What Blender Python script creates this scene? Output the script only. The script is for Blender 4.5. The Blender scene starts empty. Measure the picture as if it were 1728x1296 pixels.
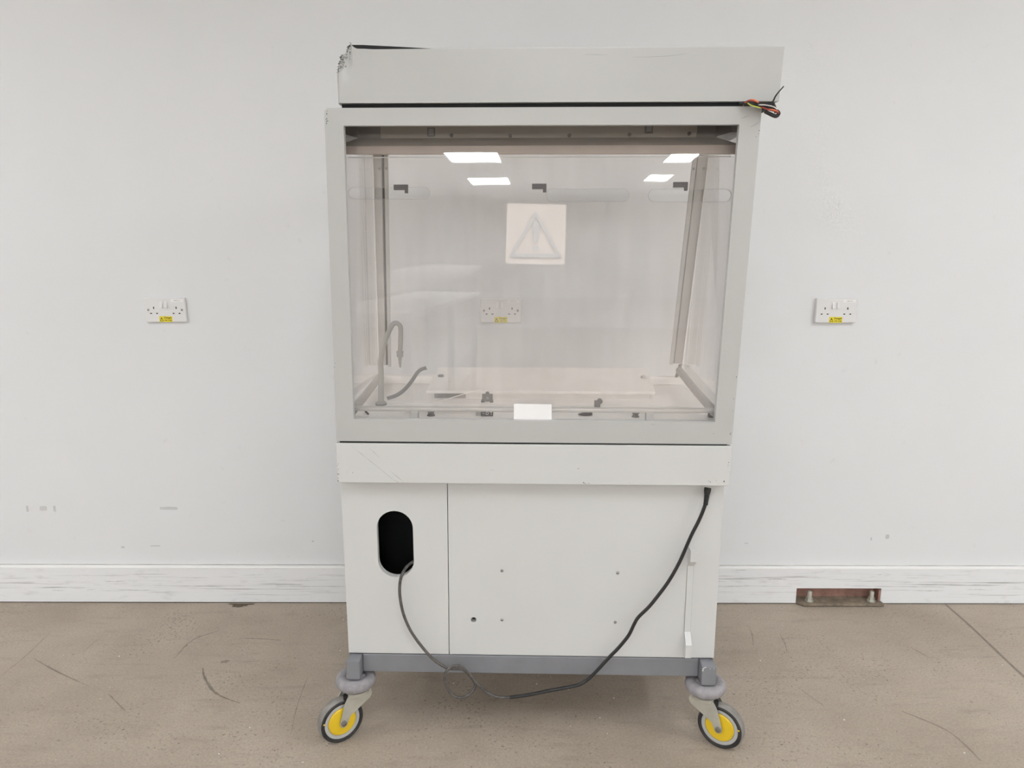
import bpy, bmesh, math, random
from mathutils import Vector, Matrix
C = bpy.context.scene.collection
SC = bpy.context.scene
rnd = random.Random(7)

# ---------------------------------------------------------------- camera, world, exposure
CAM_H, PITCH, YAW = 1.3697, 0.19897, -0.00353
cam_d = bpy.data.cameras.new('camera'); cam = bpy.data.objects.new('camera', cam_d); C.objects.link(cam)
fw = Vector((math.sin(YAW)*math.cos(PITCH), math.cos(YAW)*math.cos(PITCH), -math.sin(PITCH)))
rt = Vector((math.cos(YAW), -math.sin(YAW), 0)); up = rt.cross(fw)
cam.matrix_world = Matrix(((rt.x, up.x, -fw.x, 0), (rt.y, up.y, -fw.y, 0), (rt.z, up.z, -fw.z, CAM_H), (0, 0, 0, 1)))
cam_d.sensor_fit = 'HORIZONTAL'; cam_d.sensor_width = 36.0; cam_d.lens = 26.0; cam_d.clip_start = 0.05
SC.camera = cam
SC.view_settings.view_transform = 'Standard'; SC.view_settings.look = 'None'
SC.view_settings.exposure = 0.0; SC.view_settings.gamma = 1.0; SC.view_settings.use_curve_mapping = False
SC.cycles.transparent_max_bounces = 32; SC.cycles.max_bounces = 14; SC.cycles.diffuse_bounces = 8
w = bpy.data.worlds.new('world'); SC.world = w; w.use_nodes = True
w.node_tree.nodes['Background'].inputs[0].default_value = (0.05, 0.05, 0.05, 1)
LIGHT = 29.5          # radiance of the ceiling panels

FILL_ROWS = ((.55, .17, ((-4.7, 'far left'), (-2.8, 'left'), (2.4, 'right'), (4.2, 'far right')), 'of the row nearest the white wall'),
             (.10, .12, ((.1, 'only'),), 'straight above the photographer'),
             (-2.6, .10, ((-2.9, 'left'), (.2, 'middle'), (3.3, 'right')), 'of the slim row behind the photographer'),
             (-4.4, .50, ((-3.0, 'left'), (.3, 'middle'), (3.5, 'right')), 'of the wide row behind the photographer'))
WALL_Y, CEIL, XL, XR, YF = 2.6, 2.9, -5.3, 5.3, -13.0
ROOT_X, ROOT_Y, ROOT_A = 0.0428, 1.8237, 0.0230

# ---------------------------------------------------------------- materials
def nt(name):
    m = bpy.data.materials.new(name); m.use_nodes = True
    return m, m.node_tree, m.node_tree.nodes['Principled BSDF']
def node(t, kind, **kw):
    n = t.nodes.new(kind)
    for k, v in kw.items(): setattr(n, k, v)
    return n
def mat(name, rgb, rough=0.5, metal=0.0, var=0.05, scale=14.0, bump=0.0, bscale=300.0, coat=0.0, spec=0.5, alpha=1.0):
    m, t, p = nt(name)
    tc = node(t, 'ShaderNodeTexCoord')
    n = node(t, 'ShaderNodeTexNoise'); n.inputs['Scale'].default_value = scale; n.inputs['Detail'].default_value = 5
    t.links.new(tc.outputs['Object'], n.inputs['Vector'])
    r = node(t, 'ShaderNodeValToRGB')
    r.color_ramp.elements[0].position = .3; r.color_ramp.elements[1].position = .7
    r.color_ramp.elements[0].color = tuple(min(1, c*(1-var)) for c in rgb)+(1,)
    r.color_ramp.elements[1].color = tuple(min(1, c*(1+var)) for c in rgb)+(1,)
    t.links.new(n.outputs[0], r.inputs[0]); t.links.new(r.outputs[0], p.inputs['Base Color'])
    p.inputs['Roughness'].default_value = rough; p.inputs['Metallic'].default_value = metal
    p.inputs['Specular IOR Level'].default_value = spec; p.inputs['Coat Weight'].default_value = coat
    p.inputs['Alpha'].default_value = alpha
    if bump > 0:
        n2 = node(t, 'ShaderNodeTexNoise'); n2.inputs['Scale'].default_value = bscale; n2.inputs['Detail'].default_value = 3
        t.links.new(tc.outputs['Object'], n2.inputs['Vector'])
        b = node(t, 'ShaderNodeBump'); b.inputs['Strength'].default_value = bump; b.inputs['Distance'].default_value = .001
        t.links.new(n2.outputs[0], b.inputs['Height']); t.links.new(b.outputs[0], p.inputs['Normal'])
    return m

def acrylic(name, tint=(.955, .945, .94), haze=.03, wave=.0):
    m, t, p = nt(name); t.nodes.remove(p)
    out = t.nodes['Material Output']
    tr = node(t, 'ShaderNodeBsdfTransparent'); tr.inputs[0].default_value = tint+(1,)
    gl = node(t, 'ShaderNodeBsdfGlossy'); gl.inputs['Roughness'].default_value = .015; gl.inputs[0].default_value = (1, 1, 1, 1)
    fr = node(t, 'ShaderNodeFresnel')
    # rays go straight through (no bending), so both faces of the sheet reflect like the outer one
    ge = node(t, 'ShaderNodeNewGeometry'); io = node(t, 'ShaderNodeMapRange'); io.inputs['To Min'].default_value = 1.47; io.inputs['To Max'].default_value = 1/1.47
    t.links.new(ge.outputs['Backfacing'], io.inputs['Value']); t.links.new(io.outputs[0], fr.inputs[0])
    tc = node(t, 'ShaderNodeTexCoord')
    if wave > 0:
        nz = node(t, 'ShaderNodeTexNoise'); nz.inputs['Scale'].default_value = 3.2; nz.inputs['Detail'].default_value = 1
        t.links.new(tc.outputs['Object'], nz.inputs['Vector'])
        b = node(t, 'ShaderNodeBump'); b.inputs['Strength'].default_value = wave; b.inputs['Distance'].default_value = .02
        t.links.new(nz.outputs[0], b.inputs['Height'])
        t.links.new(b.outputs[0], gl.inputs['Normal'])
    mx = node(t, 'ShaderNodeMixShader')
    t.links.new(fr.outputs[0], mx.inputs[0]); t.links.new(tr.outputs[0], mx.inputs[1]); t.links.new(gl.outputs[0], mx.inputs[2])
    # dirt film: smeared, mostly vertical wipes
    mp = node(t, 'ShaderNodeMapping'); mp.inputs['Scale'].default_value = (9, 9, .9)
    n = node(t, 'ShaderNodeTexNoise'); n.inputs['Scale'].default_value = 1.6; n.inputs['Detail'].default_value = 6
    t.links.new(tc.outputs['Object'], mp.inputs[0]); t.links.new(mp.outputs[0], n.inputs['Vector'])
    r = node(t, 'ShaderNodeMapRange'); r.inputs['From Min'].default_value = .38; r.inputs['From Max'].default_value = .75
    r.inputs['To Min'].default_value = haze*.65; r.inputs['To Max'].default_value = haze*1.6
    t.links.new(n.outputs[0], r.inputs['Value'])
    df = node(t, 'ShaderNodeBsdfDiffuse'); df.inputs[0].default_value = (.85, .83, .81, 1)
    mx2 = node(t, 'ShaderNodeMixShader')
    t.links.new(r.outputs[0], mx2.inputs[0]); t.links.new(mx.outputs[0], mx2.inputs[1]); t.links.new(df.outputs[0], mx2.inputs[2])
    t.links.new(mx2.outputs[0], out.inputs[0])
    return m

def emission(name, rgb, s):
    m, t, p = nt(name)
    p.inputs['Base Color'].default_value = (.8, .8, .8, 1)
    p.inputs['Emission Color'].default_value = rgb+(1,); p.inputs['Emission Strength'].default_value = s
    return m

def wall_material():
    m, t, p = nt('painted_plaster')
    tc = node(t, 'ShaderNodeTexCoord')
    n = node(t, 'ShaderNodeTexNoise'); n.inputs['Scale'].default_value = 1.3; n.inputs['Detail'].default_value = 6
    t.links.new(tc.outputs['Object'], n.inputs['Vector'])
    r = node(t, 'ShaderNodeValToRGB'); r.color_ramp.elements[0].position = .3; r.color_ramp.elements[1].position = .7
    r.color_ramp.elements[0].color = (.732, .743, .758, 1); r.color_ramp.elements[1].color = (.752, .762, .778, 1)
    t.links.new(n.outputs[0], r.inputs[0])
    # faint grubby flecks
    n3 = node(t, 'ShaderNodeTexNoise'); n3.inputs['Scale'].default_value = 26; n3.inputs['Detail'].default_value = 3
    t.links.new(tc.outputs['Object'], n3.inputs['Vector'])
    r3 = node(t, 'ShaderNodeMapRange'); r3.inputs['From Min'].default_value = .70; r3.inputs['From Max'].default_value = .78
    r3.inputs['To Max'].default_value = .35
    t.links.new(n3.outputs[0], r3.inputs['Value'])
    mx = node(t, 'ShaderNodeMixRGB'); mx.inputs[2].default_value = (.66, .64, .62, 1)
    t.links.new(r3.outputs[0], mx.inputs[0]); t.links.new(r.outputs[0], mx.inputs[1]); t.links.new(mx.outputs[0], p.inputs['Base Color'])
    n2 = node(t, 'ShaderNodeTexNoise'); n2.inputs['Scale'].default_value = 90; n2.inputs['Detail'].default_value = 4
    t.links.new(tc.outputs['Object'], n2.inputs['Vector'])
    b = node(t, 'ShaderNodeBump'); b.inputs['Strength'].default_value = .12; b.inputs['Distance'].default_value = .002
    t.links.new(n2.outputs[0], b.inputs['Height']); t.links.new(b.outputs[0], p.inputs['Normal'])
    p.inputs['Roughness'].default_value = .6
    return m

def skirting_material():
    m, t, p = nt('scuffed_gloss_paint')
    tc = node(t, 'ShaderNodeTexCoord')
    def streak(sx, sz, scale, lo, hi, amt, z0, z1):
        mp = node(t, 'ShaderNodeMapping'); mp.inputs['Scale'].default_value = (sx, 1, sz)
        n = node(t, 'ShaderNodeTexNoise'); n.inputs['Scale'].default_value = scale; n.inputs['Detail'].default_value = 5; n.inputs['Roughness'].default_value = .65
        t.links.new(tc.outputs['Object'], mp.inputs[0]); t.links.new(mp.outputs[0], n.inputs['Vector'])
        r = node(t, 'ShaderNodeMapRange'); r.inputs['From Min'].default_value = lo; r.inputs['From Max'].default_value = hi; r.inputs['To Max'].default_value = amt
        t.links.new(n.outputs[0], r.inputs['Value'])
        s = node(t, 'ShaderNodeSeparateXYZ'); t.links.new(tc.outputs['Object'], s.inputs[0])
        a = node(t, 'ShaderNodeMapRange', interpolation_type='SMOOTHSTEP'); a.inputs['From Min'].default_value = z0; a.inputs['From Max'].default_value = z0+.025
        b = node(t, 'ShaderNodeMapRange', interpolation_type='SMOOTHSTEP'); b.inputs['From Min'].default_value = z1; b.inputs['From Max'].default_value = z1-.03
        t.links.new(s.outputs[2], a.inputs['Value']); t.links.new(s.outputs[2], b.inputs['Value'])
        m1 = node(t, 'ShaderNodeMath', operation='MULTIPLY'); m2 = node(t, 'ShaderNodeMath', operation='MULTIPLY')
        t.links.new(a.outputs[0], m1.inputs[0]); t.links.new(b.outputs[0], m1.inputs[1])
        t.links.new(m1.outputs[0], m2.inputs[0]); t.links.new(r.outputs[0], m2.inputs[1])
        return m2
    s1 = streak(.9, 40, 4.0, .565, .69, .62, .02, .135)
    s2 = streak(2.2, 8, 5.0, .56, .74, .40, -.02, .16)
    c0 = node(t, 'ShaderNodeRGB'); c0.outputs[0].default_value = (.80, .81, .825, 1)
    x1 = node(t, 'ShaderNodeMixRGB'); x1.inputs[2].default_value = (.20, .19, .185, 1)
    x2 = node(t, 'ShaderNodeMixRGB'); x2.inputs[2].default_value = (.5, .48, .46, 1)
    t.links.new(s2.outputs[0], x2.inputs[0]); t.links.new(c0.outputs[0], x2.inputs[1])
    t.links.new(s1.outputs[0], x1.inputs[0]); t.links.new(x2.outputs[0], x1.inputs[1]); t.links.new(x1.outputs[0], p.inputs['Base Color'])
    p.inputs['Roughness'].default_value = .35
    return m

def concrete_material():
    m, t, p = nt('worn_concrete')
    tc = node(t, 'ShaderNodeTexCoord')
    def noise(scale, det, rough=.6, sc=None):
        n = node(t, 'ShaderNodeTexNoise'); n.inputs['Scale'].default_value = scale; n.inputs['Detail'].default_value = det; n.inputs['Roughness'].default_value = rough
        if sc:
            mp = node(t, 'ShaderNodeMapping'); mp.inputs['Scale'].default_value = sc
            t.links.new(tc.outputs['Object'], mp.inputs[0]); t.links.new(mp.outputs[0], n.inputs['Vector'])
        else: t.links.new(tc.outputs['Object'], n.inputs['Vector'])
        return n
    a = noise(2.2, 8)
    r = node(t, 'ShaderNodeValToRGB'); e = r.color_ramp.elements
    e[0].position = .30; e[0].color = (.345, .286, .232, 1); e[1].position = .72; e[1].color = (.46, .392, .325, 1)
    t.links.new(a.outputs[0], r.inputs[0])
    fine = noise(160, 4, .7)
    rf = node(t, 'ShaderNodeMapRange'); rf.inputs['From Min'].default_value = .3; rf.inputs['From Max'].default_value = .7
    rf.inputs['To Min'].default_value = .84; rf.inputs['To Max'].default_value = 1.14
    t.links.new(fine.outputs[0], rf.inputs['Value'])
    mul = node(t, 'ShaderNodeMixRGB', blend_type='MULTIPLY'); mul.inputs[0].default_value = 1
    t.links.new(r.outputs[0], mul.inputs[1]); t.links.new(rf.outputs[0], mul.inputs[2])
    # dark pits, clustered
    pit = noise(110, 3, .6); den = noise(3.5, 3)
    add = node(t, 'ShaderNodeMath', operation='MULTIPLY_ADD'); add.inputs[1].default_value = .32
    t.links.new(den.outputs[0], add.inputs[0]); t.links.new(pit.outputs[0], add.inputs[2])
    rp = node(t, 'ShaderNodeMapRange'); rp.inputs['From Min'].default_value = .785; rp.inputs['From Max'].default_value = .88; rp.inputs['To Max'].default_value = .75
    t.links.new(add.outputs[0], rp.inputs['Value'])
    mx = node(t, 'ShaderNodeMixRGB'); mx.inputs[2].default_value = (.10, .078, .06, 1)
    t.links.new(rp.outputs[0], mx.inputs[0]); t.links.new(mul.outputs[0], mx.inputs[1])
    # trowel drag streaks
    st = noise(5, 6, .7, (1.0, 5.0, 1))
    rs = node(t, 'ShaderNodeMapRange'); rs.inputs['From Min'].default_value = .54; rs.inputs['From Max'].default_value = .74; rs.inputs['To Max'].default_value = .34
    t.links.new(st.outputs[0], rs.inputs['Value'])
    mx2 = node(t, 'ShaderNodeMixRGB'); mx2.inputs[2].default_value = (.19, .155, .125, 1)
    t.links.new(rs.outputs[0], mx2.inputs[0]); t.links.new(mx.outputs[0], mx2.inputs[1])
    t.links.new(mx2.outputs[0], p.inputs['Base Color'])
    p.inputs['Roughness'].default_value = .62; p.inputs['Specular IOR Level'].default_value = .35
    b = node(t, 'ShaderNodeBump'); b.inputs['Strength'].default_value = .25; b.inputs['Distance'].default_value = .002
    t.links.new(fine.outputs[0], b.inputs['Height']); t.links.new(b.outputs[0], p.inputs['Normal'])
    return m

M = {}
M['wall'] = wall_material(); M['skirt'] = skirting_material(); M['floor'] = concrete_material()
M['ceil'] = mat('ceiling_tile', (.78, .78, .76), .8, var=.02)
M['lamp'] = emission('light_diffuser', (.955, .995, 1.02), LIGHT)
M['frame'] = mat('grey_powder_coat_dim', (.478, .477, .468), .42, var=.02, scale=5, bump=.10, bscale=420)  # same paint as the panels, coloured darker for its dimmer light
M['panel'] = mat('grey_powder_coat_lit', (.595, .597, .592), .42, var=.015, scale=4, bump=.05, bscale=420)  # same paint as the frame, coloured paler for its brighter light
M['seam'] = mat('dark_seam', (.03, .03, .03), .8)
M['black'] = mat('matt_black', (.012, .012, .012), .75)
M['chassis'] = mat('grey_chassis_paint', (.205, .208, .228), .42, var=.06, scale=18, bump=.08)
M['bumper'] = mat('dusty_grey_rubber', (.30, .285, .30), .75, var=.18, scale=60, bump=.15)
M['zinc'] = mat('zinc_plate', (.60, .60, .54), .36, .6, var=.10, scale=30)
M['tyre'] = mat('black_tyre', (.022, .022, .023), .5, var=.3, scale=60)
M['tread'] = mat('dusty_tread', (.24, .225, .21), .8, var=.2, scale=50)
M['rim'] = mat('grey_rim', (.44, .44, .43), .45, var=.06)
M['yellow'] = mat('yellow_plastic', (.76, .52, .02), .35, var=.05)
M['steel'] = mat('steel', (.33, .32, .305), .35, .9, var=.1, scale=60)
M['cord_b'] = mat('black_cord', (.016, .016, .017), .42)
M['cord_g'] = mat('dusty_grey_cord', (.085, .077, .072), .5, var=.5, scale=80)
M['tray'] = mat('white_tray_resin', (.84, .82, .80), .3, var=.05, scale=6)
M['board'] = mat('cream_board', (.79, .77, .75), .45, var=.03)
M['alu'] = mat('grey_aluminium', (.46, .45, .43), .4, .25, var=.06)
M['alu_l'] = mat('pale_aluminium', (.50, .49, .47), .4, .1, var=.03)
M['alu_d'] = mat('dull_dark_grey_metal', (.21, .20, .19), .5, .2, var=.08)
M['valance'] = mat('taupe_sheet', (.40, .345, .305), .45, var=.05)
M['beige'] = mat('beige_rail_paint', (.50, .47, .42), .45, var=.04)
M['seal'] = mat('grey_foam_seal', (.40, .395, .385), .8, var=.10, scale=70, bump=.2)
M['tap'] = mat('tap_grey_enamel', (.27, .28, .27), .35, var=.04)
M['strip'] = mat('grey_rubber_strip', (.16, .16, .165), .55, var=.1)
M['paper'] = mat('white_card', (.84, .83, .83), .7, var=.015)
M['sign'] = mat('sign_backing', (.82, .81, .80), .6, var=.01)
M['ghost'] = mat('show_through_print', (.63, .645, .66), .6, var=.01)
M['clip'] = mat('dark_clip_plastic', (.045, .04, .045), .5)
M['latch'] = mat('grey_latch_plastic', (.13, .125, .125), .5)
M['mark'] = mat('white_print', (.75, .75, .75), .6)
M['socket'] = mat('white_moulded_plastic', (.74, .735, .74), .3, var=.01)
M['stick_y'] = mat('yellow_sticker', (.80, .68, .03), .45, var=.02)
M['ink'] = mat('black_ink', (.03, .025, .01), .6)
M['greyink'] = mat('grey_ink', (.28, .28, .28), .6)
M['rust'] = mat('red_oxide_steel', (.30, .165, .13), .7, var=.25, scale=40)
M['ironplate'] = mat('grimy_steel_plate', (.26, .215, .165), .6, .3, var=.35, scale=40)
M['scuffw'] = mat('wall_smudge', (.58, .575, .57), .8, var=.1, scale=60, alpha=.28)
M['scufff'] = mat('floor_scuff', (.10, .084, .07), .8, var=.3, scale=90, alpha=.30)
M['hole'] = mat('floor_patch_dirt', (.115, .088, .062), .9, var=.3, scale=80)
M['grit'] = mat('white_grit', (.80, .79, .75), .8)
M['chip'] = mat('bare_chip', (.06, .055, .05), .7)
M['orange'] = mat('orange_wire', (.75, .19, .06), .4)
M['redw'] = mat('red_wire', (.33, .05, .04), .4)
M['green'] = mat('yellow_green_wire', (.55, .60, .10), .4)
M['whitew'] = mat('white_wire', (.72, .70, .70), .4)
M['pane_f'] = acrylic('clear_acrylic', (.999, .992, .989), .028, .012)
M['pane_i'] = acrylic('scratched_acrylic', (.999, .992, .988), .05, .03)
M['pane_s'] = acrylic('side_acrylic', (.998, .995, .993), .03)
M['edge'] = mat('white_edge_glint', (.9, .9, .9), .2, var=.01)  # white colour stands for light caught along an edge
M['groove'] = mat('slot_edge', (.42, .41, .40), .3, var=.02)
M['acryl_strip'] = mat('loose_acrylic_edge', (.85, .83, .81), .2, var=.01)

# ---------------------------------------------------------------- mesh helpers
def obj(name, bm, m, parent=None, smooth=False, loc=None):
    bmesh.ops.recalc_face_normals(bm, faces=bm.faces)
    me = bpy.data.meshes.new(name); bm.to_mesh(me); bm.free()
    for x in (m if isinstance(m, (list, tuple)) else [m]): me.materials.append(x)
    if smooth:
        for p in me.polygons: p.use_smooth = True
        if smooth != True:
            me.set_sharp_from_angle(angle=smooth)
    o = bpy.data.objects.new(name, me); C.objects.link(o)
    if parent: o.parent = parent
    if loc: o.location = loc
    return o
def thing(name, label, cat, loc=(0, 0, 0), rz=0, group=None):
    o = bpy.data.objects.new(name, None); C.objects.link(o); o.empty_display_size = .05
    o.location = loc; o.rotation_euler = (0, 0, rz); tag(o, label, cat, group); return o
def tag(o, label, cat, group=None):
    o['label'] = label; o['category'] = cat
    if group: o['group'] = group
    return o
def struct(o): o['kind'] = 'structure'; return o
def BM(): return bmesh.new()
def box(bm, x0, x1, y0, y1, z0, z1, bev=0.0, seg=2, mi=0, fn=None):
    vs = [bm.verts.new((x, y, z)) for x in (x0, x1) for y in (y0, y1) for z in (z0, z1)]
    f = [(0, 1, 3, 2), (4, 6, 7, 5), (0, 4, 5, 1), (2, 3, 7, 6), (0, 2, 6, 4), (1, 5, 7, 3)]
    fs = [bm.faces.new([vs[i] for i in q]) for q in f]
    for x in fs: x.material_index = mi
    if fn:
        for v in vs: v.co = fn(v.co)
    if bev > 0:
        es = list({e for x in fs for e in x.edges})
        bmesh.ops.bevel(bm, geom=es, offset=bev, segments=seg, affect='EDGES', profile=.5)
    return bm
def prism(bm, pts, axis, a0, a1, mi=0):
    """closed 2D outline extruded along axis 'x' (pts y,z), 'y' (pts x,z) or 'z' (pts x,y)"""
    def P(p, a): return {'x': (a, p[0], p[1]), 'y': (p[0], a, p[1]), 'z': (p[0], p[1], a)}[axis]
    v0 = [bm.verts.new(P(p, a0)) for p in pts]; v1 = [bm.verts.new(P(p, a1)) for p in pts]
    n = len(pts)
    fs = [bm.faces.new(v0[::-1]), bm.faces.new(v1)]
    for i in range(n): fs.append(bm.faces.new((v0[i], v0[(i+1) % n], v1[(i+1) % n], v1[i])))
    for f in fs: f.material_index = mi
    return bm
def plate(bm, outer, holes, thick, fn):
    """x-z plate with real cut-outs; fn maps (x,z,t) to a point, t in 0..thick going inwards"""
    es = []; loops = [outer]+holes; top = []
    for lp in loops:
        vs = [bm.verts.new((p[0], 0, p[1])) for p in lp]; top.append(vs)
        es += [bm.edges.new((vs[i], vs[(i+1) % len(vs)])) for i in range(len(vs))]
    r = bmesh.ops.triangle_fill(bm, use_beauty=True, use_dissolve=False, edges=es)
    faces = [g for g in r['geom'] if isinstance(g, bmesh.types.BMFace)]
    ex = bmesh.ops.extrude_face_region(bm, geom=faces)
    nv = {g for g in ex['geom'] if isinstance(g, bmesh.types.BMVert)}
    for v in bm.verts:
        x, z = v.co.x, v.co.z
        v.co = fn(x, z, thick if v in nv else 0.0)
    return bm
def stadium(cx, cz, w, h, n=14):
    """rounded slot outline w x h"""
    r = min(w, h)/2; pts = []
    if h > w:
        for i in range(n+1): a = math.pi*i/n; pts.append((cx+r*math.cos(a), cz+h/2-r+r*math.sin(a)))
        for i in range(n+1): a = math.pi+math.pi*i/n; pts.append((cx+r*math.cos(a), cz-h/2+r+r*math.sin(a)))
    else:
        for i in range(n+1): a = -math.pi/2+math.pi*i/n; pts.append((cx+w/2-r+r*math.cos(a), cz+r*math.sin(a)))
        for i in range(n+1): a = math.pi/2+math.pi*i/n; pts.append((cx-w/2+r+r*math.cos(a), cz+r*math.sin(a)))
    return pts
def circle(cx, cz, r, n=20): return [(cx+r*math.cos(2*math.pi*i/n), cz+r*math.sin(2*math.pi*i/n)) for i in range(n)]
def smooth_path(P, k=6):
    P = [Vector(p) for p in P]; out = []
    for i in range(len(P)-1):
        p0 = P[max(i-1, 0)]; p1 = P[i]; p2 = P[i+1]; p3 = P[min(i+2, len(P)-1)]
        for j in range(k):
            s = j/k
            out.append(.5*((2*p1)+(p2-p0)*s+(2*p0-5*p1+4*p2-p3)*s*s+(-p0+3*p1-3*p2+p3)*s**3))
    out.append(P[-1]); return out
def tube(bm, P, r, seg=10, k=6, mi=0, flat=None):
    """round tube along a smoothed path; r number or function of 0..1; flat=(a,b) makes an oval section"""
    Q = smooth_path(P, k) if k > 1 else [Vector(p) for p in P]
    n = len(Q); rings = []
    t0 = (Q[1]-Q[0]).normalized()
    nrm = t0.orthogonal().normalized()
    if flat: nrm = Vector((0, 1, 0)) - t0*t0.y; nrm.normalize()
    for i, q in enumerate(Q):
        t = (Q[min(i+1, n-1)]-Q[max(i-1, 0)]).normalized()
        nrm = (nrm-t*nrm.dot(t)).normalized(); bn = t.cross(nrm)
        rr = r(i/(n-1)) if callable(r) else r
        a, b = (flat if flat else (rr, rr))
        rings.append([bm.verts.new(q+nrm*a*math.cos(2*math.pi*j/seg)+bn*b*math.sin(2*math.pi*j/seg)) for j in range(seg)])
    fs = []
    for i in range(n-1):
        for j in range(seg):
            fs.append(bm.faces.new((rings[i][j], rings[i][(j+1) % seg], rings[i+1][(j+1) % seg], rings[i+1][j])))
    fs.append(bm.faces.new(rings[0][::-1])); fs.append(bm.faces.new(rings[-1]))
    for f in fs: f.material_index = mi
    return bm
def lathe(bm, prof, c, axis=(0, 0, 1), seg=32, mi=0, closed=False):
    """profile (radius, height) turned about axis through c"""
    ax = Vector(axis).normalized(); u = ax.orthogonal().normalized(); v = ax.cross(u); c = Vector(c)
    rings = []
    for r, h in prof:
        if r < 1e-6: rings.append([bm.verts.new(c+ax*h)])
        else: rings.append([bm.verts.new(c+ax*h+(u*math.cos(2*math.pi*j/seg)+v*math.sin(2*math.pi*j/seg))*r) for j in range(seg)])
    pairs = list(zip(rings[:-1], rings[1:]))
    if closed: pairs.append((rings[-1], rings[0]))
    for a, b in pairs:
        for j in range(seg):
            A = a[j % len(a)], a[(j+1) % len(a)]; B = b[(j+1) % len(b)], b[j % len(b)]
            q = []
            for x in (*A, *B):
                if x not in q: q.append(x)
            if len(q) > 2:
                f = bm.faces.new(q); f.material_index = mi
    if not closed:
        for rg, rev in ((rings[0], True), (rings[-1], False)):
            if len(rg) > 2:
                f = bm.faces.new(rg[::-1] if rev else rg); f.material_index = mi
    return bm
def dome(bm, c, axis, r, h, seg=14):
    return lathe(bm, [(r, 0), (r*.98, h*.3), (r*.75, h*.75), (r*.35, h*.97), (0, h)], c, axis, seg)
def text_mesh(name, body, size, m, parent, loc, width=None, bold=0.0, rot=(math.pi/2, 0, 0)):
    cu = bpy.data.curves.new(name, 'FONT'); cu.body = body; cu.size = size; cu.extrude = .00012; cu.offset = bold
    cu.align_x = 'CENTER'; cu.align_y = 'CENTER'
    o = bpy.data.objects.new(name, cu); C.objects.link(o); bpy.context.view_layer.update()
    me = bpy.data.meshes.new_from_object(o.evaluated_get(bpy.context.evaluated_depsgraph_get()))
    bpy.data.objects.remove(o); me.name = name
    xs = [v.co.x for v in me.vertices]; wd = max(xs)-min(xs)
    if width:
        for v in me.vertices: v.co.x *= width/wd
    me.materials.clear(); me.materials.append(m)
    t = bpy.data.objects.new(name, me); C.objects.link(t); t.parent = parent; t.location = loc; t.rotation_euler = rot
    return t

# ================================================================ THE ROOM
b = BM(); box(b, XL, XR, YF, WALL_Y, -.1, 0); floor = struct(obj('floor', b, M['floor']))
b = BM(); box(b, XL, XR, YF, WALL_Y, CEIL, CEIL+.1); struct(obj('ceiling', b, M['ceil']))
NX0, NX1, NZ = 1.064, 1.383, .064           # notch in the skirting, round the steel bracket
b = BM()
plate(b, [(XL, 0), (NX0, 0), (NX0, NZ), (NX1, NZ), (NX1, 0), (XR, 0), (XR, CEIL), (XL, CEIL)], [], .12, lambda x, z, t: Vector((x, WALL_Y+t, z)))
wall = struct(obj('wall_back', b, M['wall']))
b = BM(); box(b, XL-.12, XL, YF, WALL_Y+.12, 0, CEIL); struct(obj('wall_left', b, M['wall']))
b = BM(); box(b, XR, XR+.12, YF, WALL_Y+.12, 0, CEIL); struct(obj('wall_right', b, M['wall']))
b = BM(); box(b, XL-.12, XR+.12, YF-.12, YF, 0, CEIL); struct(obj('wall_front', b, M['wall']))
b = BM(); box(b, NX0-.05, NX1+.05, WALL_Y+.03, WALL_Y+.06, -.02, .12); obj('recess_back', b, M['rust'], wall)
# skirting board: chamfered top, notch cut out, thin shadow gap at the floor
b = BM(); SK = .147
plate(b, [(XL, .004), (NX0, .004), (NX0, NZ), (NX1, NZ), (NX1, .004), (XR, .004), (XR, SK), (XL, SK)], [], .016,
      lambda x, z, t: Vector((x, WALL_Y-.016+t, z)))
skirt = struct(obj('baseboard_back', b, M['skirt']))
b = BM(); prism(b, [(WALL_Y-.0172, SK-.006), (WALL_Y-.0172, SK-.002), (WALL_Y-.0145, SK+.0008), (WALL_Y, SK+.0008), (WALL_Y, SK-.006)], 'x', XL, XR)
tb_ = obj('top_bead', b, mat('white_gloss_bead', (.85, .845, .835), .3, var=.01), skirt)
b = BM(); box(b, XL, XR, WALL_Y-.0008, WALL_Y+.001, SK+.0008, SK+.0032); obj('joint_line', b, mat('skirting_joint', (.42, .40, .37), .8, var=.35, scale=12), skirt)  # thin darker strip along the joint of wall and skirting
b = BM(); box(b, XL, NX0, WALL_Y-.012, WALL_Y, 0, .004); box(b, NX1, XR, WALL_Y-.012, WALL_Y, 0, .004); obj('shadow_gap', b, M['seam'], skirt)

def ribbon(name, pts, width, m, parent, normal='z', off=.0004, taper=True, jag=0.0):
    """thin wear mark that lies on a surface: floor (z) or wall (y)"""
    Q = smooth_path([Vector((p[0], p[1], 0)) for p in pts], 8); bm = BM(); n = len(Q); L = []
    for i, q in enumerate(Q):
        t = (Q[min(i+1, n-1)]-Q[max(i-1, 0)]).normalized(); s = Vector((-t.y, t.x, 0))
        wd = width*(math.sin(math.pi*(.08+.84*i/(n-1))) if taper else 1)*(1+jag*rnd.uniform(-1, 1))
        a, c = q+s*wd/2, q-s*wd/2
        if normal == 'z': L.append((bm.verts.new((a.x, a.y, off)), bm.verts.new((c.x, c.y, off))))
        else: L.append((bm.verts.new((a.x, off, a.y)), bm.verts.new((c.x, off, c.y))))
    for i in range(n-1): bm.faces.new((L[i][0], L[i+1][0], L[i+1][1], L[i][1]))
    return obj(name, bm, m, parent)
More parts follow.
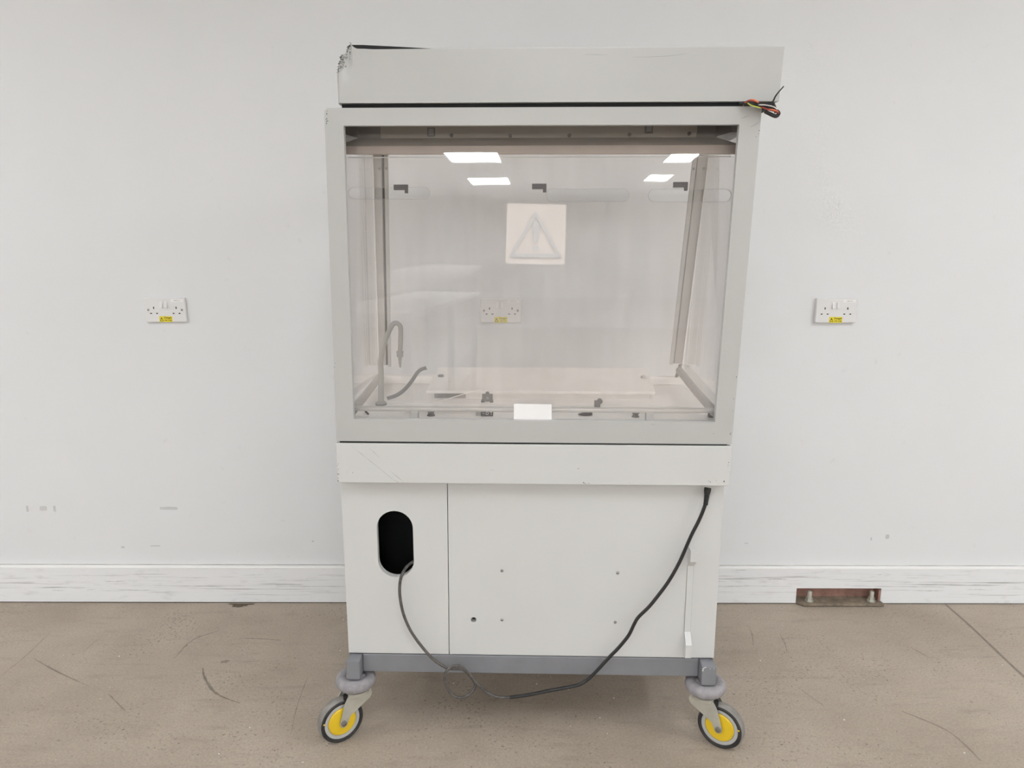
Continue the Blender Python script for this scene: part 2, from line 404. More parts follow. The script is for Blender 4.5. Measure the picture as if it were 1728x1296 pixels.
SCUFFS = [([(-1.627, 2.106), (-1.621, 2.227), (-1.632, 2.373)], .004), ([(-1.121, 2.212), (-1.109, 2.321), (-1.041, 2.384)], .006),
          ([(-1.006, 2.157), (-.978, 2.102), (-.908, 2.019), (-.817, 1.97)], .008), ([(-.95, 2.333), (-.877, 2.33), (-.801, 2.319)], .005),
          ([(-1.446, 2.242), (-1.438, 2.327)], .004), ([(-1.238, 2.018), (-1.14, 1.932)], .005), ([(-.653, 2.113), (-.645, 1.97), (-.625, 1.83)], .003),
          ([(-1.59, 2.209), (-1.452, 2.126), (-1.316, 2.054)], .005), ([(.837, 2.424), (.83, 2.36), (.812, 2.292)], .004),
          ([(.928, 2.369), (.925, 2.31), (.912, 2.249)], .004), ([(1.341, 2.287), (1.372, 2.216)], .005),
          ([(1.135, 1.942), (1.221, 1.85), (1.239, 1.731)], .007), ([(.874, 2.057), (.918, 1.964)], .004), ([(-.96, 2.185), (-.935, 2.195)], .016)]
for pts, wd in SCUFFS: ribbon('scuff', pts, wd, M['scufff'], floor, 'z', .0006, True, .5)
ribbon('joint', [(1.629, 2.58), (1.627, 2.412), (1.611, 2.113), (1.60, 1.6)], .010, mat('joint_filler', (.22, .18, .148), .85, var=.25, scale=50, alpha=.38), floor, 'z', .0006, False, .1)
# broken patch at the skirting
b = BM(); vs = [b.verts.new((-1.035+.05*math.cos(a)*rnd.uniform(.6, 1.1), 2.578-.034*abs(math.sin(a))*rnd.uniform(.6, 1.1), .0008)) for a in [math.pi*i/14 for i in range(15)]]
b.faces.new(vs); obj('broken_patch', b, M['hole'], floor)
# white grit
b = BM()
spots = [(-1.31, 2.22), (-1.25, 2.05), (-.62, 2.46), (.16, 1.87), (.30, 2.0), (-.75, 1.86), (-.56, 1.72), (-.45, 1.69), (.95, 1.9), (1.1, 2.1), (1.3, 2.35)]
spots += [(rnd.uniform(-1.7, 1.8), rnd.uniform(1.62, 2.5)) for _ in range(45)]
for x, y in spots:
    s = rnd.uniform(.0012, .003); lathe(b, [(s*.8, 0), (s, s*.4), (0, s*.8)], (x, y, 0), (0, 0, 1), 5)
g = obj('grit', b, M['grit']); g['kind'] = 'stuff'; g['label'] = 'white grit scattered over the bare concrete floor'; g['category'] = 'grit'
# smudges on the wall
def smudge(x0, x1, z0, z1, m=None):
    bm = BM(); n = 16; cx, cz = (x0+x1)/2, (z0+z1)/2
    bm.faces.new([bm.verts.new((cx+(x1-x0)/2*max(-1, min(1, 1.25*math.cos(2*math.pi*i/n)))*rnd.uniform(.85, 1), WALL_Y-.0005, cz+(z1-z0)/2*max(-1, min(1, 1.3*math.sin(2*math.pi*i/n)))*rnd.uniform(.8, 1))) for i in range(n)])
    return obj('smudge', bm, m or M['scuffw'], wall)
for q in [(-1.322, -1.25, .366, .38), (-1.817, -1.808, .357, .384), (-1.768, -1.738, .362, .382), (-1.716, -1.706, .357, .384)]: smudge(*q)
for q in [(1.385, 1.40, .255, .275), (1.33, 1.336, .25, .262), (.86, .875, .236, .24), (-1.48, -1.465, .215, .222), (-1.37, -1.33, .222, .226), (-.76, -.752, .24, .246)]: smudge(*q)
SKM = [(-1.75, -1.70, .052), (-1.62, -1.585, .054), (-1.5, -1.38, .0545), (-1.36, -1.03, .071), (-1.24, -.72, .059), (-.9, -.6, .068), (-1.55, -1.47, .088), (-1.02, -.94, .114),
       (.80, 1.05, .073), (.80, .86, .072), (1.52, 1.85, .079), (1.5, 1.62, .056), (1.70, 1.78, .06), (1.3, 1.62, .072), (.95, 1.03, .10), (.83, .87, .138), (1.36, 1.38, .12)]
for x0, x1, z in SKM:
    ribbon('scuff', [(x0, z), ((x0+x1)/2, z+rnd.uniform(-.002, .002)), (x1, z+rnd.uniform(-.002, .002))], rnd.uniform(.0015, .003), M['scufff'], skirt, 'y', WALL_Y-.0166, True, .6)

# steel bracket bolted to the floor in the notch
t = thing('floor_bracket', 'rusty steel angle bracket bolted to the floor in a skirting board notch', 'bracket', (1.235, 2.585, 0))
b = BM(); prism(b, [(-.162, .045), (.146, .045), (.152, -.024), (-.147, -.024), (-.17, .0)], 'z', .004, .013); obj('base_plate', b, M['ironplate'], t)
b = BM(); box(b, -.158, .15, .036, .045, .013, .058); box(b, .138, .146, -.002, .036, .013, .058); obj('upright_plate', b, M['rust'], t)
for x in (-.12, .114):
    b = BM(); lathe(b, [(.0155, .013), (.0155, .016)], (x, 0, 0), seg=18); lathe(b, [(.0125, .016), (.0125, .028)], (x, 0, 0), seg=6)
    lathe(b, [(.0082, .028), (.0082, .049), (.0068, .052)], (x, 0, 0), seg=14); obj('bolt', b, M['zinc'], t, .6)

# ceiling light panels (the first mirrored in the cupboard's front pane, the rest added)
def ceiling_light(cx, cy, hw, hl, label, group=None):
    tl = thing('ceiling_light', label, 'ceiling light', (cx, cy, CEIL), 0, group)
    b = BM(); plate(b, [(-hw, -hl), (hw, -hl), (hw, hl), (-hw, hl)], [[(-hw+.02, -hl+.02), (-hw+.02, hl-.02), (hw-.02, hl-.02), (hw-.02, -hl+.02)]], .02, lambda x, z, t: Vector((x, z, -t)))
    obj('frame', b, M['socket'], tl)
    b = BM(); box(b, -hw+.02, hw-.02, -hl+.02, hl-.02, -.012, -.002); obj('diffuser', b, M['lamp'], tl)
ceiling_light(-1.02, -7.38, .40, .50, 'ceiling light panel mirrored as the larger white slab in the front pane')
ceiling_light(-1.02, -10.3, .38, .55, 'ceiling light panel mirrored as the smaller slab below the larger one')
ceiling_light(1.98, -7.6, .22, .45, 'narrow ceiling light panel mirrored at the upper right of the front pane')
ceiling_light(2.0, -10.0, .22, .50, 'narrow ceiling light panel mirrored lower on the right of the front pane')
for cy, hw, cols, where in FILL_ROWS:  # unseen panels added to light the room
    for cx, side in cols:
        ceiling_light(cx, cy, hw, .56, side+' added fill light panel '+where, 'added fill light panels')
# long white bench behind the photographer, mirrored in the pane
t = thing('workbench', 'long white-topped bench mirrored in the lower left of the front pane', 'bench', (-.98, -2.4, 0))
b = BM(); box(b, -.31, .31, -2.0, 2.0, 1.01, 1.05, .004); obj('bench_top', b, M['paper'], t)
for x in (-.26, .26):
    for y in (-1.9, 0, 1.9):
        b = BM(); box(b, x-.025, x+.025, y-.025, y+.025, 0, 1.01); obj('leg', b, M['alu'], t)
b = BM(); box(b, -.26, .26, -1.9, 1.9, .2, .24); obj('lower_shelf', b, M['alu'], t)

# ================================================================ WALL SOCKETS
def wall_socket(x, z, label, screws=True, proud=.010):
    t = thing('wall_socket', label, 'socket', (x, WALL_Y, z), 0, 'double wall sockets')
    W, H = .0725, .043
    if proud > .011:
        b = BM(); box(b, -W, W, -proud*.55, 0, -H, H, .002); obj('pattress', b, M['socket'], t, .6)
    y = -proud
    # face plate with real pin openings
    holes = []
    for sx in (-.0405, .0385):
        holes.append([(sx-.002, .004), (sx-.002, .012), (sx+.002, .012), (sx+.002, .004)])
        for dx in (-.0105, .0105):
            holes.append([(sx+dx-.0034, -.0135), (sx+dx-.0034, -.0098), (sx+dx+.0034, -.0098), (sx+dx+.0034, -.0135)])
    r = .006; out = []
    for cx, cz, a0 in ((W-r, H-r, 0), (-W+r, H-r, 90), (-W+r, -H+r, 180), (W-r, -H+r, 270)):
        for i in range(5): a = math.radians(a0+i*22.5); out.append((cx+r*math.cos(a), cz+r*math.sin(a)))
    b = BM(); plate(b, [(p[0]*.962, p[1]*.935) for p in out], [h for h in holes], .0015, lambda X, Z, T: Vector((X, y+T, Z)))
    n = len(out); L = [[b.verts.new((p[0]*kx, yy, p[1]*kz)) for p in out] for kx, kz, yy in ((.962, .935, y), (.990, .982, y*.88), (1, 1, y*.62), (1, 1, y*.5))]
    for u, v in zip(L[:-1], L[1:]):
        for i in range(n): b.faces.new((u[i], u[(i+1) % n], v[(i+1) % n], v[i]))
    obj('face_plate', b, M['socket'], t)
    b = BM(); box(b, -W+.001, W-.001, y+.0024, 0, -H+.001, H-.001); obj('back_box', b, M['socket'], t)
    for h in holes:
        xs = [p[0] for p in h]; zs = [p[1] for p in h]
        b = BM(); box(b, min(xs)-.0005, max(xs)+.0005, y+.0012, y+.0022, min(zs)-.0005, max(zs)+.0005)
        obj('pin_shutter', b, M['black'], t)
    for sx in (-.0125, .0045):
        b = BM(); prism(b, [(y, .030), (y-.0012, .030), (y-.0062, .0105), (y-.0058, .0065), (y, .0065)], 'x', sx-.0045, sx+.0045); obj('switch', b, M['socket'], t)
    if screws:
        for sx in (-.0595, .0585):
            b = BM(); lathe(b, [(.0042, 0), (.0042, .0003), (.0033, .0003), (.0028, .0010), (0, .0013)], (sx, y, .001), (0, -1, 0), 16); obj('screw', b, M['steel'], t, True)
    b = BM(); box(b, .022, .0645, y-.0003, y, .029, .0375); s = obj('name_strip', b, M['paper'], t)
    text_mesh('strip_text', 'DB7/2-4', .0048, M['greyink'], s, (.043, y-.0004, .0332), .021)
    b = BM(); box(b, -.0235, .0225, y-.0004, y, -.0415, -.0215); s = obj('danger_sticker', b, M['stick_y'], t)
    text_mesh('sticker_word', 'Danger', .0092, M['ink'], s, (.0072, y-.0006, -.0268), .0275, .00012)
    text_mesh('sticker_volts', '240 Volts', .0056, M['ink'], s, (.0075, y-.0006, -.0358), .0265, .0001)
    b = BM(); plate(b, [(-.0222, -.0385), (-.0085, -.0385), (-.01535, -.0245)], [[(-.0198, -.0371), (-.01535, -.0276), (-.0109, -.0371)]], .0002, lambda X, Z, T: Vector((X, y-.0006+T, Z)))
    prism(b, [(-.0159, -.0325), (-.0148, -.0325), (-.0143, -.029), (-.0164, -.029)], 'y', y-.0006, y-.0004)
    box(b, -.0158, -.0149, y-.0006, y-.0004, -.036, -.035)
    obj('warning_triangle', b, M['ink'], s)
    return t
wall_socket(-1.2255, 1.111, 'white double wall socket on the left of the fume cupboard')
wall_socket(-.0475, 1.109, 'white double wall socket seen through the clear panes of the fume cupboard')
wall_socket(1.1235, 1.110, 'white double wall socket on the right, proud of the wall, without visible screws', False, .016)

# ================================================================ THE FUME CUPBOARD
R = thing('fume_cupboard', 'tall pale grey fume cupboard on yellow-hubbed casters with big clear front pane', 'fume cupboard', (ROOT_X, ROOT_Y, 0), -ROOT_A)
DEP = .60
# ---- chassis
b = BM(); box(b, -.458, .456, 0, .034, .1935, .2475, .003); rail = obj('chassis', b, M['chassis'], R)
b = BM(); box(b, -.458, .456, DEP-.034, DEP, .1935, .2475, .003); obj('rear_rail', b, M['chassis'], rail)
for x0, x1 in ((-.4955, -.4585), (.4565, .4955)):
    b = BM(); box(b, x0, x1, -.035, DEP+.035, .191, .2465, .003); obj('side_tube', b, M['chassis'], rail)
b = BM()
for x, z in [(.4585, .240), (.4595, .2375), (.461, .2405), (.4625, .243), (.459, .234), (.478, .240), (.4885, .241), (.466, .244)]:
    dome(b, (x, -.0352, z), (0, -1, 0), rnd.uniform(.0008, .0018), .0004, 6)
c_ = obj('paint_chip', b, M['mark'], rail); c_['kind'] = 'stuff'
# ---- casters: wheel trails towards 'dirn'
def caster(cx, cy, dirn):
    d = Vector((dirn[0], dirn[1], 0)).normalized(); ax = Vector((d.y, -d.x, 0))
    if ax.y > 0: ax = -ax          # towards the viewer
    wr = .0635; o = Vector((cx, cy, 0))+d*.050; wc = Vector((o.x, o.y, wr)); piv = Vector((cx, cy, 0))
    # fork: crown plate, two cheeks
    b = BM()
    lathe(b, [(.030, .128), (.036, .132), (.036, .141), (.024, .146), (.024, .150)], piv, seg=24)
    lathe(b, [(.012, .15), (.012, .191)], piv, seg=16)
    for s in (-1, 1):
        off = ax*(s*.0205); q = []
        for u, z in [(-.033, .138), (.032, .138), (.044, .118), (.060, .066), (.058, .054), (.050, .050), (.042, .054), (.030, .078), (-.030, .112), (-.036, .124)]:
            q.append(piv+d*u+off+Vector((0, 0, z)))
        th = ax*(s*.0028); v0 = [b.verts.new(p) for p in q]; v1 = [b.verts.new(p+th) for p in q]; n = len(q)
        b.faces.new(v0); b.faces.new(v1[::-1])
        for i in range(n): b.faces.new((v0[i], v0[(i+1) % n], v1[(i+1) % n], v1[i]))
    # front cheek web
    q = [piv-d*.034+ax*s*.0225+Vector((0, 0, z)) for s, z in ((-1, .116), (1, .116), (1, .138), (-1, .138))]
    v0 = [b.verts.new(p) for p in q]; v1 = [b.verts.new(p+d*.003) for p in q]
    b.faces.new(v0); b.faces.new(v1[::-1])
    for i in range(4): b.faces.new((v0[i], v0[(i+1) % 4], v1[(i+1) % 4], v1[i]))
    f = obj('caster', b, M['zinc'], R, .5)
    # bumper ring
    b = BM(); n = 14
    lathe(b, [(.0385+.0165*math.cos(2*math.pi*i/n), .1665+.018*math.sin(2*math.pi*i/n)) for i in range(n)], piv, seg=40, closed=True)
    lathe(b, [(0, .156), (.028, .156), (.030, .172), (.026, .180), (0, .180)], piv, seg=28)
    obj('bumper', b, M['bumper'], f, True)
    # tyre: black shoulders, dusty tread
    b = BM(); h = .0155
    lathe(b, [(.0505, h*.86), (.056, h), (.0605, h*.86)], wc, ax, 44, 0)
    lathe(b, [(.0605, h*.86), (.0632, h*.45), (.0635, 0), (.0632, -h*.45), (.0605, -h*.86)], wc, ax, 44, 1)
    lathe(b, [(.0605, -h*.86), (.056, -h), (.0505, -h*.86), (.0505, h*.86)], wc, ax, 44, 0)
    bmesh.ops.remove_doubles(b, verts=b.verts, dist=1e-5)
    big = [x for x in b.faces if len(x.verts) > 8]; bmesh.ops.delete(b, geom=big, context='FACES_ONLY')
    obj('tyre', b, [M['tyre'], M['tread']], f, .6)
    b = BM(); lathe(b, [(0, h*.70), (.040, h*.70), (.0415, h*.86), (.044, h*.90), (.0500, h*.86), (.0505, 0), (.0500, -h*.86), (.044, -h*.9), (.0415, -h*.86), (.040, -h*.7), (0, -h*.7)], wc, ax, 44); obj('rim', b, M['rim'], f, .5)
    for s in (-1, 1):
        b = BM(); lathe(b, [(.0395, h*.70), (.0395, h*.84), (.036, h*.98), (.014, h*1.05), (0, h*1.05)], wc, ax*s, 40); obj('hub_disc', b, M['yellow'], f, .5)
    b = BM(); lathe(b, [(.0078, -.0275), (.0078, -.0235), (.0045, -.0235), (.0045, .0235), (.0078, .0235), (.0078, .0275), (.004, .0290), (0, .0290)], wc, ax, 18); obj('axle_bolt', b, M['steel'], f, .6)
    b = BM(); p = piv+d*.036+ax*.012+Vector((0, 0, .128))
    box(b, -.006, .006, -.004, .004, -.012, .012); bmesh.ops.translate(b, verts=b.verts, vec=p); obj('stop_tab', b, M['black'], f)
    b = BM(); dome(b, wc+ax*h*.99+d*.052+Vector((0, 0, .012)), ax, .0028, .001, 10)
    obj('tyre_dot', b, M['yellow'], f)
    b = BM(); dome(b, piv+ax*.0233+d*.012+Vector((0, 0, .127)), ax, .0022, .0006, 10); obj('fork_hole', b, M['black'], f)
caster(-.481, .006, (-.80, -.60)); caster(.478, .006, (.84, -.54)); caster(-.481, DEP-.01, (-.7, .5)); caster(.478, DEP-.01, (.5, .8))

# ---- lower cabinet: hollow carcass and two front panels
b = BM()
box(b, -.4955, -.4785, .0185, DEP, .25, .745); box(b, .4785, .4955, .0185, DEP, .25, .745)
box(b, -.4785, .4785, .0185, DEP, .25, .268); box(b, -.4785, .4785, DEP-.012, DEP, .268, .745); box(b, -.4785, .4785, .0185, DEP, .733, .745)
body = obj('carcass', b, M['panel'], R)
b = BM(); box(b, -.4785, -.2185, .30, .312, .268, .733); box(b, -.226, -.214, .0185, .30, .268, .733); box(b, -.4785, -.4775, .0185, .30, .268, .733)
box(b, -.4775, -.226, .0185, .30, .268, .2695); box(b, -.4775, -.226, .0185, .30, .7315, .733)
obj('dark_filler', b, M['black'], body)  # black box added so the inside behind the oval looks dark
b = BM(); box(b, -.4955, .4955, .004, .0185, .2475, .2505); obj('shadow_seam', b, M['seam'], body)
def flat(y): return lambda x, z, t: Vector((x, y+t, z))
b = BM(); plate(b, [(-.4955, .2505), (-.2213, .2505), (-.2178, .746), (-.4955, .746)], [stadium(-.3577, .5675, .0955, .187)], .018, flat(0))
pl_ = obj('access_panel', b, M['panel'], R)
b = BM(); plate(b, [(-.2193, .2505), (.4955, .2505), (.4955, .746), (-.2158, .746)], [circle(-.1527, .353, .0076)], .018, flat(0))
pr_ = obj('access_panel', b, M['panel'], R)
b = BM(); box(b, -.165, -.14, .0185, .03, .34, .366); obj('hole_backing', b, M['black'], pr_)  # black block added to keep the small hole dark
for x, z in [(-.0757, .4964), (.2299, .4937), (-.0761, .3541), (.2276, .3518)]:
    b = BM(); dome(b, (x, 0, z), (0, -1, 0), .0042, .0026); obj('screw', b, M['steel'], pr_, True)
# bent strip handle: proud, sloping back to the panel, proud again at the foot
for xa, xb, x2a, x2b, pts in [(.410, .4305, .4105, .431, None)]:
    prof = [(0, .5725), (-.030, .5715), (-.030, .541), (-.003, .5175), (-.003, .328), (-.028, .303), (-.028, .266), (0, .262)]
    b = BM(); prism(b, prof, 'x', .4125, .4283); sh_ = obj('strip_handle', b, M['panel'], pr_)
    for x in (.4118, .4283):
        b = BM(); box(b, x, x+.0008, -.0008, 0, .328, .5175); obj('edge_gap', b, M['alu_d'], pr_)
b = BM(); lathe(b, [(.011, 0), (.011, .018), (.007, .03), (0, .03)], (-.4955, .40, .455), (-1, 0, 0), 16); obj('side_knob', b, M['black'], body, .6)

# ---- worktop fascia band
b = BM(); box(b, -.4955, .501, -.030, DEP, .7475, .8525, .002); fas = obj('fascia', b, M['panel'], R)
b = BM(); box(b, -.486, .490, -.024, DEP-.01, .8525, .8585); obj('shadow_seam', b, M['seam'], fas)

# ---- leaning front frame
ZB = .83
def fy(z): return -.030-.045*(z-ZB)
def ffn(x, z, t): return Vector((x, fy(z)+t, z))
OUT = [(-.4926, .8585), (.4996, .8575), (.5115, 1.6505), (.508, 1.6515), (-.468, 1.6520), (-.4743, 1.646)]
HOLE = [(-.446, .9168), (-.4318, 1.6138), (.4642, 1.613), (.4548, .9142)]
b = BM(); plate(b, OUT, [HOLE], .016, ffn)
fr = obj('front_frame', b, M['frame'], R)
# side and top returns of the sheet frame
b = BM()
def ret(bm, p, q, dx, dz):
    P = [(p[0], p[1]), (q[0], q[1]), (q[0]+dx, q[1]+dz), (p[0]+dx, p[1]+dz)]
    v0 = [bm.verts.new(ffn(a[0], a[1], .016)) for a in P]; v1 = [bm.verts.new(Vector((a[0], .05, a[1]))) for a in P]
    bm.faces.new(v0[::-1]); bm.faces.new(v1)
    for i in range(4): bm.faces.new((v0[i], v0[(i+1) % 4], v1[(i+1) % 4], v1[i]))
ret(b, (-.4926, .8585), (-.4743, 1.646), .004, 0); ret(b, (.4996, .8575), (.5115, 1.6505), -.004, 0); ret(b, (-.468, 1.6515), (.508, 1.651), 0, -.004); ret(b, (-.49, .859), (.498, .858), 0, .004)
obj('frame_return', b, M['frame'], fr)
# ---- clear front pane, leaning back a little behind the frame
b = BM()
for_pane = lambda x, z, t: Vector((x, -.016+.025*(z-.93)+t, z))
plate(b, [(-.460, .884), (.468, .884), (.478, 1.632), (-.446, 1.632)], [], .004, lambda x, z, t: Vector((x, max(-.0165+.025*(z-.93), fy(z)+.0165)+t, z)))
fp = obj('front_pane', b, M['pane_f'], R)
b = BM(); plate(b, [(-.044, .9150), (.0508, .9142), (.0503, .9543), (-.044, .9552)], [], .0012, lambda x, z, t: Vector((x, -.0195+.025*(z-.93)+t, z)))
obj('blank_card', b, M['paper'], fp)
# ---- inner pane with three hand slots
b = BM(); SL = [(-.3505, 1.4694, .201, .029), (.1335, 1.464, .202, .032), (.380, 1.4632, .200, .031)]
plate(b, [(-.462, .945), (.470, .938), (.485, 1.552), (-.452, 1.556)], [stadium(*s) for s in SL], .003, flat(.030))
ip = obj('inner_pane', b, M['pane_i'], R)
b = BM(); box(b, -.446, .474, .0295, .0335, 1.5525, 1.5545, fn=None); obj('edge_glint', b, M['edge'], ip)  # white strip painted as the glint on the pane's top edge
for s in SL:
    b = BM(); o_ = stadium(*s); i_ = stadium(s[0], s[1], s[2]-.0016, s[3]-.0016); plate(b, o_, [i_], .0034, flat(.0298)); obj('slot_rim', b, M['groove'], ip)
for x, z in [(-.3378, 1.4885), (-.0014, 1.490), (.3385, 1.4935)]:
    b = BM(); box(b, x, x+.035, .0235, .0295, z-.012, z+.001, .0008); box(b, x+.0265, x+.0348, .0245, .0295, z-.0195, z-.009, .0008); obj('hook', b, M['clip'], ip)
SGN = [(-.0664, 1.3005), (.0803, 1.297), (.0825, 1.4424), (-.0618, 1.4453)]
b = BM(); plate(b, SGN, [], .0008, flat(.0335))
sg = obj('warning_sign', b, M['sign'], R)
def tri(k): return [(.009+(x-.009)*k, 1.362+(z-1.362)*k) for x, z in [(-.0585, 1.3155), (.0715, 1.3135), (.0085, 1.4265)]]
b = BM(); plate(b, tri(1), [tri(.80)], .0005, flat(.0293)); obj('triangle', b, M['ghost'], sg)
b = BM(); prism(b, [(.0045, 1.3525), (.0125, 1.3525), (.0175, 1.393), (.0145, 1.400), (.0030, 1.400), (.0, 1.393)], 'y', .0293, .0298)
prism(b, circle(.0085, 1.337, .0072), 'y', .0293, .0298); obj('exclamation_mark', b, M['ghost'], sg)
# sash latches on the inner pane
b = BM()
box(b, -.1265, -.0995, .020, .0295, .951, .970, .001); box(b, -.129, -.120, .022, .0295, .948, .955, .001); box(b, -.107, -.098, .022, .0295, .948, .955, .001); lathe(b, [(.0055, 0), (.0055, .008)], (-.113, .0295, .9705), (0, -1, 0), 16)
la = obj('latch', b, M['latch'], ip)
b = BM(); dome(b, (-.113, .020, .960), (0, -1, 0), .0042, .0015); obj('screw', b, M['steel'], ip, True)
b = BM(); box(b, .1605, .1755, .020, .0295, .938, .955, .001); lathe(b, [(.007, 0), (.007, .008)], (.1745, .0295, .953), (0, -1, 0), 16); obj('latch', b, M['latch'], ip)

# ---- worktop tray with raised front sill on feet
TZ = .900
b = BM(); box(b, -.484, .486, -.004, .53, .8585, TZ, .002); box(b, -.484, .486, .50, .53, TZ, .925, .002)
tr = obj('worktop_tray', b, M['tray'], R, .5)
b = BM(); box(b, -.474, .478, -.0015, .0015+.02, TZ-.0, TZ+.0035, .001); obj('tray_lip', b, M['tray'], tr)
b = BM(); box(b, -.466, .474, .0, .024, .9285, .9385, .003); obj('front_sill', b, M['alu_l'], R, .6)
for x in (-.2985, .299):
    b = BM(); box(b, x-.0095, x+.0095, -.002, .020, .9, .9295, .002); obj('sill_foot', b, M['frame'], R)
b = BM(); lathe(b, [(.0112, TZ), (.0095, TZ+.003), (.007, TZ+.007), (.0105, TZ+.012), (.0105, TZ+.015)], (-.266, .075, 0), seg=14); obj('tray_knob', b, M['clip'], tr)
b = BM(); lathe(b, [(.0102, TZ), (.0085, TZ+.003), (.0065, TZ+.006), (.0105, TZ+.011), (.0105, TZ+.014)], (.274, .075, 0), seg=14); obj('tray_knob', b, M['latch'], tr)
b = BM(); box(b, -.1325, -.1015, .07, .085, TZ, TZ+.0165, .001); cb = obj('control_block', b, M['clip'], tr)
b = BM(); box(b, -.1475, -.133, .072, .085, TZ+.001, TZ+.0155, .001); obj('block_end', b, M['alu'], cb)
b = BM(); plate(b, circle(-.1165, TZ+.0085, .0042, 16), [circle(-.1165, TZ+.0085, .0027, 12)], .0004, flat(.0695))
box(b, -.130, -.1235, .0695, .07, TZ+.008, TZ+.0095); box(b, -.1065, -.105, .0695, .07, TZ+.004, TZ+.0125); box(b, -.110, -.104, .0695, .07, TZ+.011, TZ+.0125); obj('block_marks', b, M['mark'], cb)
b = BM(); prism(b, [(.124, TZ+.003), (.140, TZ+.008), (.161, TZ+.010), (.161, TZ+.002), (.140, TZ+.001)], 'y', .08, .09); obj('tray_clip', b, M['clip'], tr)
b = BM(); prism(b, [(.4655, TZ), (.476, TZ), (.480, TZ+.013), (.467, TZ+.011)], 'y', .07, .09); obj('tray_clip', b, M['black'], tr)
b = BM(); tube(b, [(-.4445, .08, .9155), (-.440, .08, .908), (-.433, .08, .901)], .0028, 8); obj('cable_end', b, M['black'], tr)
# cover board on a plinth, tilted up to the rear
b = BM(); prism(b, [(.285, TZ), (.285, .918), (.45, .951), (.45, TZ)], 'x', -.285, .345); pn = obj('plinth', b, M['board'], tr)
b = BM(); box(b, -.284, -.192, .2835, .285, .9015, .917); obj('plinth_shade', b, M['alu_d'], pn)  # dark sheet drawn for the shaded gap under the board
def bz(y): return .9185+(y-.27)*.195
b = BM()
q = [(-.3055, .27), (.356, .27), (.357, .455), (-.2915, .455)]
v0 = [b.verts.new((x, y, bz(y))) for x, y in q]; v1 = [b.verts.new((x, y, bz(y)+.008)) for x, y in q]
b.faces.new(v0[::-1]); b.faces.new(v1)
for i in range(4): b.faces.new((v0[i], v0[(i+1) % 4], v1[(i+1) % 4], v1[i]))
cbd = obj('cover_board', b, M['board'], tr)
for x, y, m in [(-.2755, .378, 'alu_d'), (.3375, .376, 'alu')]:
    b = BM(); lathe(b, [(.0085, 0), (.0085, .005), (.005, .0065), (0, .0065)], (x, y, bz(y)+.008), seg=18); obj('board_plug', b, M[m], cbd, .6)
# loose acrylic offcut resting on the tray: bright cut edges
def strip_edge(p, q, r=.0013):
    bm = BM(); tube(bm, [p, q], r, 6, 1); return obj('cut_edge', bm, M['acryl_strip'], off_)
off_ = None
b = BM()
q = [(-.338, .05, .9115), (-.134, .155, .9545), (-.118, .115, .945), (-.15, .045, .9125)]
v0 = [b.verts.new(p) for p in q]; v1 = [b.verts.new((p[0], p[1], p[2]+.003)) for p in q]
b.faces.new(v0[::-1]); b.faces.new(v1)
for i in range(4): b.faces.new((v0[i], v0[(i+1) % 4], v1[(i+1) % 4], v1[i]))
off_ = obj('acrylic_offcut', b, M['pane_i'], tr)
strip_edge((-.338, .05, .9145), (-.134, .155, .9575)); strip_edge((-.134, .155, .9575), (-.118, .115, .948))
# foam seals along both sides
for x0, x1, zr in ((-.4585, -.491, .912), (.4655, .4685, .940)):
    b = BM(); tube(b, [(x0, .002, .9275), ((x0+x1)/2, .25, (.9275+zr)/2+.002), (x1, .497, zr+.008)], .0115, 12, 6); obj('side_seal', b, M['seal'], R, True)

# ---- rear posts: channel, dark groove and inner flange; the right one is racked out of plumb
def post(xb0, xb1, xt0, xt1, zb, zt, flange_left):
    def quad(bm, fa0, fa1, y0, y1, z0, z1, bev=0):
        def X(f, z): s = (z-zb)/(zt-zb); a = xb0+(xt0-xb0)*s; c = xb1+(xt1-xb1)*s; return a+(c-a)*f
        return box(bm, fa0, fa1, y0, y1, z0, z1, bev, fn=lambda p: Vector((X(p.x, p.z), p.y, p.z)))
    if flange_left: fl, gr, ch = (0, .30), (.30, .37), (.37, 1)
    else: fl, gr, ch = (.72, 1), (.53, .72), (0, .53)
    b = BM(); quad(b, ch[0], ch[1], .50, .55, zb+.004, zt); p = obj('rear_post', b, M['alu'], R)
    b = BM(); quad(b, gr[0], gr[1], .512, .55, zb+.004, zt); obj('groove', b, M['black' if not flange_left else 'alu_d'], p)
    b = BM(); quad(b, fl[0], fl[1], .50, .505, zb, zt, .0018); obj('flange', b, M['alu_l'], p)
    b = BM(); e = (.98, 1.04) if flange_left else (-.04, .02); quad(b, e[0], e[1], .492, .50, zb+.01, zt-.005); obj('bright_edge', b, M['edge'], p)
    for z in (zt-.045,):
        for f in ((fl[0]+fl[1])/2, (ch[0]+ch[1])/2+.12):
            s = (z-zb)/(zt-zb); x = xb0+(xt0-xb0)*s; x += (xb1+(xt1-xb1)*s-x)*f
            b = BM(); dome(b, (x, .50, z), (0, -1, 0), .0042, .002); obj('screw', b, M['steel'], p, True)
post(-.4884, -.4504, -.4834, -.4383, .955, 1.612, False)
post(.4374, .4765, .4812, .5269, .966, 1.610, True)
b = BM(); tube(b, [(.4595, .505, .922), (.472, .505, .966)], .004, 8, 1); tube(b, [(.466, .515, .922), (.478, .515, .966)], .003, 8, 1); obj('post_rod', b, M['alu_d'], R)
b = BM(); box(b, -.50, .53, .505, .545, 1.612, 1.648); obj('rear_top_rail', b, M['alu'], R)
